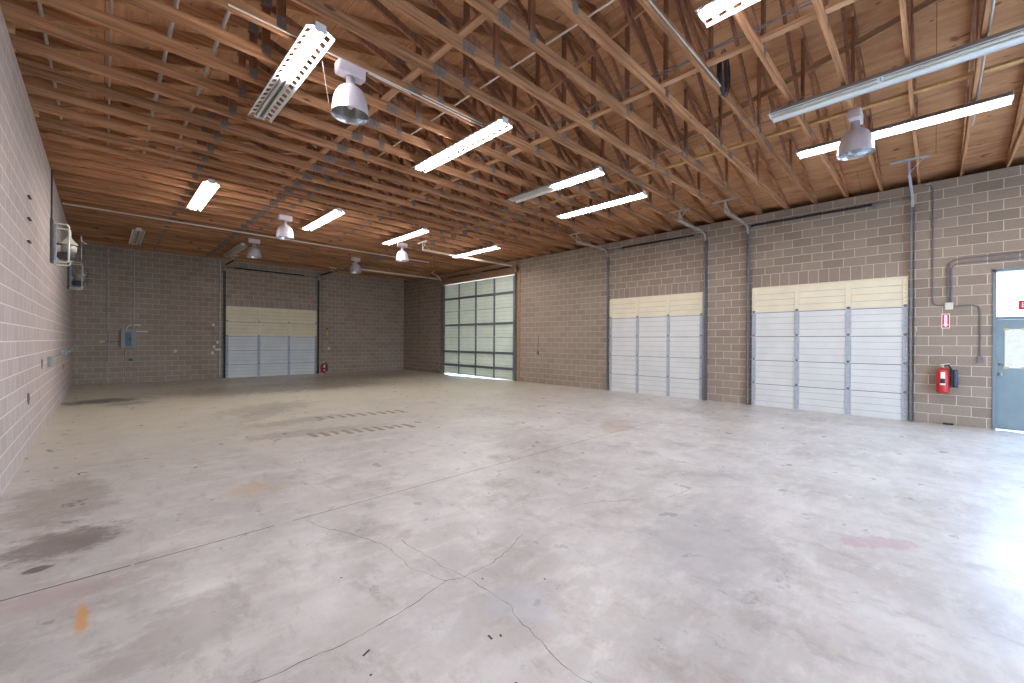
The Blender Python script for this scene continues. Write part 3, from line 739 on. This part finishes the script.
# wooden header and jambs of the tall door
w = MB(); w.box((XR-.045, 12.2, 4.50), (XR+.2, 17.78, 4.62)); w.box((XR-.02, 12.2, 4.62), (XR+.2, 17.78, 4.86)); w.box((XR-.05, 12.2, 4.86), (XR+.2, 17.78, 5.06))
w.box((XR-.02, 12.12, 0), (XR+.02, 12.36, 5.05))
tag(w.build('trim_2', 'header_wood'), 'brown plank header and jamb around the tall far door', 'trim', kind='structure')
w = MB()
for d in (DD2, DD3): w.box((XR-.012, d[0]-.02, 3.095), (XR+.03, d[1]+.02, 3.13))
w.box((BD[0]-.02, YB-.012, 3.10), (BD[1]+.02, YB+.03, 3.135))
tag(w.build('trim_3', 'door_cream'), 'cream head strips above the roll-up doors', 'trim', kind='structure')
# small items by the tall door: conduit stubs
pipe('ceiling_conduit', [(XR-.08, 17.7, 4.75), (XR-.35, 17.7, 4.98), (XR-.9, 17.4, 5.00), (XR-1.0, 17.0, 5.02)], .025, 'conduit_white', 'pinkish bent pipe at the top left corner of the tall far door')

# ------------------------------------------------------------------ walk door, transom, EXIT sign
root = empty('door_5', (XR, (WD[0]+WD[1])/2, 0), 'blue grey walk door with papered window and bright transom', 'door', kind='structure')
q = MB()
for (a, b) in (((WD[0], 0), (WD[0]+.05, 3.12)), ((WD[1]-.05, 0), (WD[1], 3.12))): q.bbox((XR-.02, a[0], a[1]), (XR+.20, b[0], b[1]), .004)
q.bbox((XR-.02, WD[0], 3.07), (XR+.2, WD[1], 3.12), .004); q.bbox((XR-.02, WD[0]+.05, 2.14), (XR+.2, WD[1]-.05, 2.20), .004)
q.build('door_frame', 'frame_blue', root)
q = MB(); y0, y1 = WD[0]+.055, WD[1]-.055
wy0, wy1, wz0, wz1 = -1.19, -.96, 1.22, 1.94
q.box((XR+.02, y0, .012), (XR+.065, wy0, 2.135)); q.box((XR+.02, wy1, .012), (XR+.065, y1, 2.135)); q.box((XR+.02, wy0, .012), (XR+.065, wy1, wz0)); q.box((XR+.02, wy0, wz1), (XR+.065, wy1, 2.135))
leaf = q.build('door_leaf', 'blue_door', root)
q = MB(); q.box((XR+.038, wy0, wz0), (XR+.044, wy1, wz1)); q.build('pane', 'glass', leaf)
q = MB(); q.box((XR+.010, wy0-.015, wz0-.015), (XR+.016, wy1+.015, wz1+.015)); q.build('paper_cover', 'paper', leaf)
q = MB()
for (a, b) in ((wz0-.03, wz0+.01), (wz1-.01, wz1+.03)): q.box((XR+.008, wy0-.03, a), (XR+.0105, wy0+.04, b)); q.box((XR+.008, wy1-.04, a), (XR+.0105, wy1+.03, b))
q.build('tape', 'tape', leaf)
q = MB(); q.lathe((XR+.02, -.895, 1.08), [(0, -.075), (.022, -.07), (.030, -.055), (.026, -.035), (.012, -.03), (.012, -.01), (.032, -.008), (.034, 0)], 20, 0, 'x'); q.build('door_knob', 'brass', leaf)
q = MB(); q.lathe((XR+.02, -.895, 1.27), [(0, -.02), (.024, -.018), (.028, 0)], 20, 0, 'x'); q.bbox((XR-.012, -.900, 1.25), (XR+.004, -.890, 1.29), .002); q.build('deadbolt', 'galv_dark', leaf)
q = MB(); q.box((XR+.04, WD[0]+.05, 2.20), (XR+.046, WD[1]-.05, 3.07)); q.build('transom_pane', 'glass', root)

def text_mesh(name, txt, size, loc, rot, m, parent, ext=.002):
    cu = bpy.data.curves.new(name, 'FONT'); cu.body = txt; cu.size = size; cu.extrude = ext; cu.align_x = 'CENTER'; cu.align_y = 'CENTER'
    to = bpy.data.objects.new(name+'_src', cu); col.objects.link(to)
    dg = bpy.context.evaluated_depsgraph_get(); me = bpy.data.meshes.new_from_object(to.evaluated_get(dg)); me.name = name
    bpy.data.objects.remove(to)
    o = bpy.data.objects.new(name, me); col.objects.link(o); me.materials.clear(); me.materials.append(M[m])
    o.parent = parent; o.location = Vector(loc)-worldloc(parent); o.rotation_euler = rot
    return o
# rotation that makes text on the right wall read from inside: x axis -> -y, y axis -> z
ROTR = (PI/2, 0, -PI/2)
root = empty('exit_sign', (XR-.02, -1.28, 2.40), 'red EXIT sign with white letters in front of the transom', 'sign')
q = MB(); q.bbox((XR-.035, -1.43, 2.312), (XR-.003, -1.105, 2.498), .004); q.build('sign_frame', 'steel_dark', root)
q = MB(); q.box((XR-.038, -1.425, 2.318), (XR-.0355, -1.112, 2.492)); q.build('sign_face', 'red_sign', root)
text_mesh('lettering', 'EXIT', .125, (XR-.040, -1.268, 2.405), ROTR, 'white_sign', root)

# fire extinguisher sign with arrow
root = empty('extinguisher_sign', (XR, -.155, 2.12), 'narrow red sign with a white down arrow above the fire extinguisher', 'sign')
q = MB(); q.bbox((XR-.004, -.215, 1.985), (XR-.0005, -.095, 2.285), .001); q.build('sign_plate', 'white_sign', root)
q = MB(); q.box((XR-.006, -.204, 1.996), (XR-.0035, -.106, 2.274)); q.build('sign_field', 'red_sign', root)
q = MB(); X_ = XR-.0065
q.add([(X_, -.155-.022, 2.255), (X_, -.155+.022, 2.255), (X_, -.155+.022, 2.06), (X_, -.155+.042, 2.06), (X_, -.155, 2.01), (X_, -.155-.042, 2.06), (X_, -.155-.022, 2.06)], [(0,1,2,6), (5,3,4)])
for v in list(q.v): q.v.append((X_-.0015, v[1], v[2]))
q.f += [(13, 9, 8, 7), (11, 10, 12)]; q.mi += [0, 0]; q.sm += [False]*2
q.build('arrow', 'white_sign', root)
for k, ch in enumerate('FIRE'):
    text_mesh('letter', ch, .034, (XR-.0085, -.155, 2.205-k*.034), ROTR, 'red_sign', root, .0005)

def extinguisher(axis, u, z0, label, mounted=True):
    """body 0.19 wide seen from the room; hose and horn on the viewer's right"""
    if axis == 'R': P = lambda du, d, z: (XR-d, u-du, z0+z); sx = lambda du, d: (XR-d, u-du)
    else: P = lambda du, d, z: (u+du, YB-d, z0+z)
    root = empty('fire_extinguisher', P(0, .12, 0), label, 'fire extinguisher')
    q = MB(); c = P(0, .13, 0)
    q.lathe(c, [(0, 0), (.085, 0), (.096, .012), (.098, .04), (.098, .40), (.09, .45), (.065, .485), (.035, .50), (.03, .52), (0, .52)], 28); q.build('cylinder', 'red', root)
    q = MB(); q.lathe(c, [(.0, .515), (.026, .515), (.026, .56), (.0, .565)], 16); q.build('valve', 'brass', root)
    q = MB(); q.beam(P(-.04, .13, .575), P(.10, .13, .60), .025, .012); q.beam(P(-.03, .13, .545), P(.09, .13, .55), .022, .008); q.build('handle', 'white_box', root)
    # label wraps the front
    def wrap(name, z0_, z1_, a0, a1, m):
        q = MB(); n = 8; vs = []
        base = PI if axis == 'R' else -PI/2
        for k in range(n+1):
            a = base+a0+(a1-a0)*k/n
            for zz in (z0_, z1_):
                for r in (.0985, .1005): vs.append((c[0]+r*math.cos(a), c[1]+r*math.sin(a), c[2]+zz))
        fs = []
        for k in range(n):
            o = 4*k; fs += [(o+1, o+5, o+7, o+3), (o, o+2, o+6, o+4), (o, o+4, o+5, o+1), (o+2, o+3, o+7, o+6)]
        q.add(vs, fs); q.build(name, m, root)
    wrap('label', .30, .43, -.30, .30, 'white_sign'); wrap('label', .20, .298, -.38, .38, 'label_dark'); wrap('label', .165, .198, -.38, .38, 'white_sign')
    q = MB(); q.tube([P(.02, .13, .55), P(.08, .15, .57), P(.12, .16, .50), P(.13, .16, .35), P(.125, .155, .2), P(.12, .15, .13)], .016, 10); q.build('hose', 'black_steel', root)
    q = MB(); c2 = P(.175, .10, 0)
    q.lathe(c2, [(.0, .48), (.03, .48), (.038, .44), (.045, .22), (.042, .12), (0, .12)], 18); q.build('horn', 'blue_dark', root)
    if mounted:
        q = MB(); q.beam(P(0, .01, .15), P(0, .01, .50), .05, .02, (1,0,0) if axis == 'R' else (0,1,0)); q.beam(P(-.05, .03, .3), P(.05, .03, .3), .02, .02); q.build('wall_hook', 'galv_dark', root)
    return root
extinguisher('R', -.115, .66, 'red fire extinguisher on the wall left of the blue door')
extinguisher('B', 7.86, .0, 'red fire extinguisher standing at the far wall beside the end door', False)
root = empty('arrow_marker', (8.08, YB, 2.08), 'tiny orange and white marker on the end wall above the distant extinguisher', 'sign')
q = MB(); q.bbox((8.02, YB-.006, 2.16), (8.13, YB-.001, 2.30), .001); q.build('marker_top', 'red_sign', root)
q = MB(); q.bbox((8.05, YB-.007, 1.92), (8.10, YB-.001, 2.2), .001); q.build('marker_stem', 'tape', root)

# ------------------------------------------------------------------ conduits and boxes on the right wall
def rc(pts): return [(XR-.022, y, z) for y, z in pts]
pipe('wall_conduit', [(XR-.15, .20, 5.00)]+rc([(.06, 4.99), (.035, 4.94), (.035, 2.58), (.02, 2.50), (-.02, 2.47), (-.14, 2.455)]), .013, 'conduit_paint', 'tall thin conduit down the wall right of the near white door')
pipe('wall_conduit', rc([(-.185, 2.51), (-.185, 3.24), (-.20, 3.32), (-.26, 3.375), (-.36, 3.39), (-2.4, 3.44)]), .016, 'conduit_paint', 'upper conduit bending right above the transom, outer one')
pipe('wall_conduit', rc([(-.235, 2.51), (-.235, 3.18), (-.25, 3.25), (-.30, 3.29), (-.40, 3.30), (-2.4, 3.33)]), .014, 'conduit_paint', 'upper conduit bending right above the transom, inner one')
pipe('wall_conduit', rc([(-.26, 2.44), (-.52, 2.44), (-.59, 2.42), (-.63, 2.35), (-.63, 1.42)]), .011, 'conduit_paint', 'slim conduit dropping to the outlet box by the blue door')
def jbox(axis, u, z, w_, h, d, label, m='white_box', name='junction_box', cat='electrical box', plate=None):
    root = empty(name, (XR, u, z) if axis == 'R' else ((u, YB, z) if axis == 'B' else (XL, u, z)), label, cat)
    def bx(q, u0, u1, z0, z1, d0, d1, bev):
        if axis in 'RB': box_on(q, axis, u0, u1, z0, z1, d0, d1, bev)
        else: q.bbox((XL+d0, u0, z0), (XL+d1, u1, z1), bev)
    q = MB(); bx(q, u-w_/2, u+w_/2, z-h/2, z+h/2, .0005, d, .004); q.build('box', m, root)
    q = MB(); bx(q, u-w_/2+.006, u+w_/2-.006, z-h/2+.006, z+h/2-.006, d, d+.004, .001); q.build('cover_plate', plate or m, root)
    return root
jbox('R', -.20, 2.44, .12, .14, .06, 'white junction box above the narrow red sign')
jbox('R', -.63, 1.36, .08, .12, .05, 'grey outlet box at the end of the slim conduit by the blue door', 'conduit_paint')
pipe('wall_conduit', rc([(.10, 4.28), (-.03, 4.28)]), .016, 'conduit_paint', 'short pipe strap across the tall thin conduit', seg=8)
q = MB(); q.bbox((XR-.05, -.27, .0), (XR-.005, -.12, .04), .006); tag(q.build('rubber_scrap', 'black_steel'), 'small dark scrap on the floor under the fire extinguisher', 'debris')
q = MB(); q.tube(rc([(.30, 2.0), (.285, 2.03), (.27, 2.0), (.275, 1.93)]), .006, 6); tag(q.build('wall_hook', 'white_box'), 'tiny white hook on the block wall beside the near door track', 'hook')
jbox('R', 11.12, 1.22, .10, .15, .05, 'small outlet box on the block wall right of the tall door', 'conduit_paint')
pipe('wall_conduit', rc([(11.10, 1.30), (11.08, 1.9)]), .007, 'cable', 'thin wire rising from the outlet box near the tall door', 'cable', 6)

# end wall electrical panel and conduits
root = empty('electrical_panel', (.68, YB, 1.68), 'grey electrical panel on the end wall with conduits', 'electrical panel')
q = MB(); q.bbox((.47, YB-.14, 1.33), (.89, YB-.001, 2.01), .008); q.build('cabinet', 'panel_grey', root)
q = MB(); q.bbox((.59, YB-.152, 1.40), (.77, YB-.139, 1.92), .004); d_ = q.build('panel_door', 'panel_door', root)
q = MB(); q.bbox((.71, YB-.17, 1.62), (.75, YB-.151, 1.72), .004); q.build('latch', 'black_steel', d_)
def bc(pts): return [(x, YB-.022, z) for x, z in pts]
pipe('wall_conduit', bc([(.11, 5.0), (.11, 1.86), (.15, 1.76), (.15, .86), (.10, .74), (.10, .12)]), .022, 'conduit', 'grey conduit down the end wall left of the electrical panel')
pipe('wall_conduit', bc([(.83, 5.0), (.83, 2.0)]), .024, 'conduit', 'grey conduit dropping from the ceiling into the electrical panel')
pipe('wall_conduit', bc([(.60, 1.34), (.60, .25)]), .020, 'conduit', 'short conduit from the electrical panel down towards the floor')
pipe('wall_conduit', bc([(.05, 1.57), (.48, 1.57)]), .020, 'conduit_paint', 'short dark conduit entering the electrical panel from the left')
pipe('wall_conduit', bc([(.62, 2.00), (.64, 2.10), (.70, 2.17), (.80, 2.20)]), .016, 'conduit_white', 'small bent white pipe over the electrical panel')
for (x0, x1, z, lab) in ((.89, 1.25, 1.96, 'white strip right of the electrical panel'), (-.10, .05, 1.57, 'short white strip left of the electrical panel'), (.86, 1.04, 2.20, 'short white strip above the electrical panel')):
    q = MB(); q.bbox((x0, YB-.03, z-.025), (x1, YB-.001, z+.025), .004); tag(q.build('wiring_strip', 'white_box'), lab, 'wiring strip')
jbox('B', .75, .88, .15, .12, .05, 'white outlet box under the electrical panel', 'white_box', plate='label_dark')
for (x, z, lab) in ((3.34, 2.29, 'upper small switch box left of the end wall door'), (3.49, 1.55, 'highest box of the cluster left of the end wall door'), (3.37, 1.36, 'left box of the cluster by the end wall door'), (3.31, 1.10, 'lowest box of the cluster by the end wall door'), (2.08, 1.19, 'lone small outlet box in the middle of the end wall'), (8.15, 1.25, 'small box right of the end wall door')):
    jbox('B', x, z, .09, .12, .05, lab)
jbox('B', 3.50, 1.24, .22, .08, .05, 'wide box of the cluster left of the end wall door')
pipe('wall_conduit', bc([(3.34, 2.25), (3.37, 1.4)]), .007, 'cable', 'thin cable between the boxes left of the end wall door', 'cable', 6)
pipe('wall_conduit', bc([(3.56, 5.0), (3.56, .1)]), .030, 'conduit', 'tall pipe left of the end wall door')
pipe('wall_conduit', bc([(7.84, 5.0), (7.84, 1.0)]), .014, 'conduit_paint', 'thin pipe right of the end wall door')
pipe('wall_conduit', [(10.4, YB-.02, 1.45), (12.3, YB-.02, 1.45)], .014, 'conduit_paint', 'thin pipe near the far right corner of the end wall')
pipe('wall_conduit', rc([(21.4, 1.45), (19.9, 1.45), (19.9, 4.9)]), .014, 'conduit_paint', 'thin pipe on the short wall between corner and tall door')
q = MB(); q.bbox((7.56, YB-.42, .0), (7.76, YB-.3, .05), .01); tag(q.build('door_stop', 'white_box'), 'small white block on the floor at the end door corner', 'block')

# ------------------------------------------------------------------ left wall fittings
jbox('L', 12.25, 1.21, .50, .20, .04, 'grey outlet box on the left wall, nearest in the row', 'panel_grey')
for (y, lab) in ((15.7, 'second grey box along the left wall'), (16.8, 'third grey box along the left wall'), (18.3, 'fourth grey box along the left wall'), (20.2, 'last grey box along the left wall')):
    jbox('L', y, 1.30, .40, .15, .05, lab, 'panel_grey')
pipe('wall_conduit', [(XL+.02, 12.5, 1.26), (XL+.02, 21.4, 1.30)], .016, 'conduit', 'low conduit joining the boxes along the left wall')
pipe('wall_conduit', [(XL+.03, 12.25, 5.0), (XL+.03, 12.25, 4.05)], .014, 'cable_dark', 'dark conduit down the left wall to the first guard frame')
for (y, z, w_) in ((9.0, 3.66, 'top'), (9.0, 3.35, 'middle'), (9.0, 3.03, 'bottom')):
    q = MB(); q.bbox((XL+.0005, y-.10, z-.008), (XL+.03, y+.10, z+.008), .002); tag(q.build('wall_slot_clip', 'cable_dark'), w_+' one of three small dark clips in a vertical row on the left wall', 'clip', 'row of three clips on the left wall')
for (y, z, lab) in ((11.0, 1.22, 'dark broken patch left of the first outlet box'), (9.15, .80, 'lowest dark broken patch on the left wall'), (16.4, .92, 'dark broken patch under the row of wall boxes')):
    q = MB(); n = 9; pts = [(y+(.09+.05*random.random())*math.cos(2*PI*k/n), z+(.06+.04*random.random())*math.sin(2*PI*k/n)) for k in range(n)]
    q.add([(XL+.0005, a, b) for a, b in pts]+[(XL+.006, a, b) for a, b in pts], [tuple(range(n))[::-1], tuple(range(n, 2*n))]+[(k, (k+1) % n, n+(k+1) % n, n+k) for k in range(n)])
    tag(q.build('broken_patch', 'crack'), lab, 'wall damage')
def guard(y, z0, z1, d, label, dark):
    root = empty('guarded_wall_fan', (XL, y, (z0+z1)/2), label, 'wall fan')
    q = MB(); q.bbox((XL+.0005, y-.25, z0-.05), (XL+.04, y+.0, z1+.05), .004); q.build('back_board', 'motor', root)
    q = MB(); q.bbox((XL+.04, y+.02, z0), (XL+.075, y+.10, z1), .004); q.build('mounting_rail', 'galv', root)
    for yy in (y+.02, y+.55):
        q = MB(); r = .05; P = []
        for (cx, cz, a0) in ((d-r, z1-r, PI/2), (d-r, z0+r, 0)):
            for k in range(5):
                a = a0-PI/2*k/4; P.append((XL+cx+r*math.cos(a), yy, cz+r*math.sin(a)))
        q.tube([(XL+.01, yy, z1)]+P+[(XL+.01, yy, z0)], .016, 8); q.build('guard_tube', 'tube_guard', root)
    zc_ = (z0+z1)/2; yc = y+.3
    q = MB(); q.tube([(XL+.01, yc, zc_+.02), (XL+.42, yc, zc_+.02)], .018, 8); q.build('arm', 'motor', root)
    q = MB(); q.lathe((XL+.24, yc, zc_), [(0, .20), (.02, .20), (.14, .03), (.15, .02), (0, .02)], 20); q.build('cone_hood', 'tube_guard', root)
    q = MB(); q.lathe((XL+.24, yc, zc_), [(0, .01), (.11, .01), (.12, -.02), (.12, -.12), (.10, -.14), (0, -.14)], 20); q.build('motor', 'conduit', root)
    q = MB(); q.lathe((XL+.20, yc, zc_), [(0, -.14), (.13, -.15), (.14, -.25), (.10, -.30), (0, -.30)], 20); q.build('base_cup', dark, root)
    q = MB(); q.tube([(XL+.42, yc, zc_-.28), (XL+.42, yc, zc_+.24)], .014, 8); q.tube([(XL+.42, yc-.05, zc_+.12), (XL+.50, yc, zc_+.08)], .02, 8); q.build('side_post', 'conduit_paint', root)
    return root
guard(12.6, 3.24, 4.02, .25, 'white tubular guard with motor on the left wall, nearer one', 'motor')
guard(18.2, 3.20, 3.98, .30, 'white tubular guard with dark blue motor on the left wall, farther one', 'blue_dark')
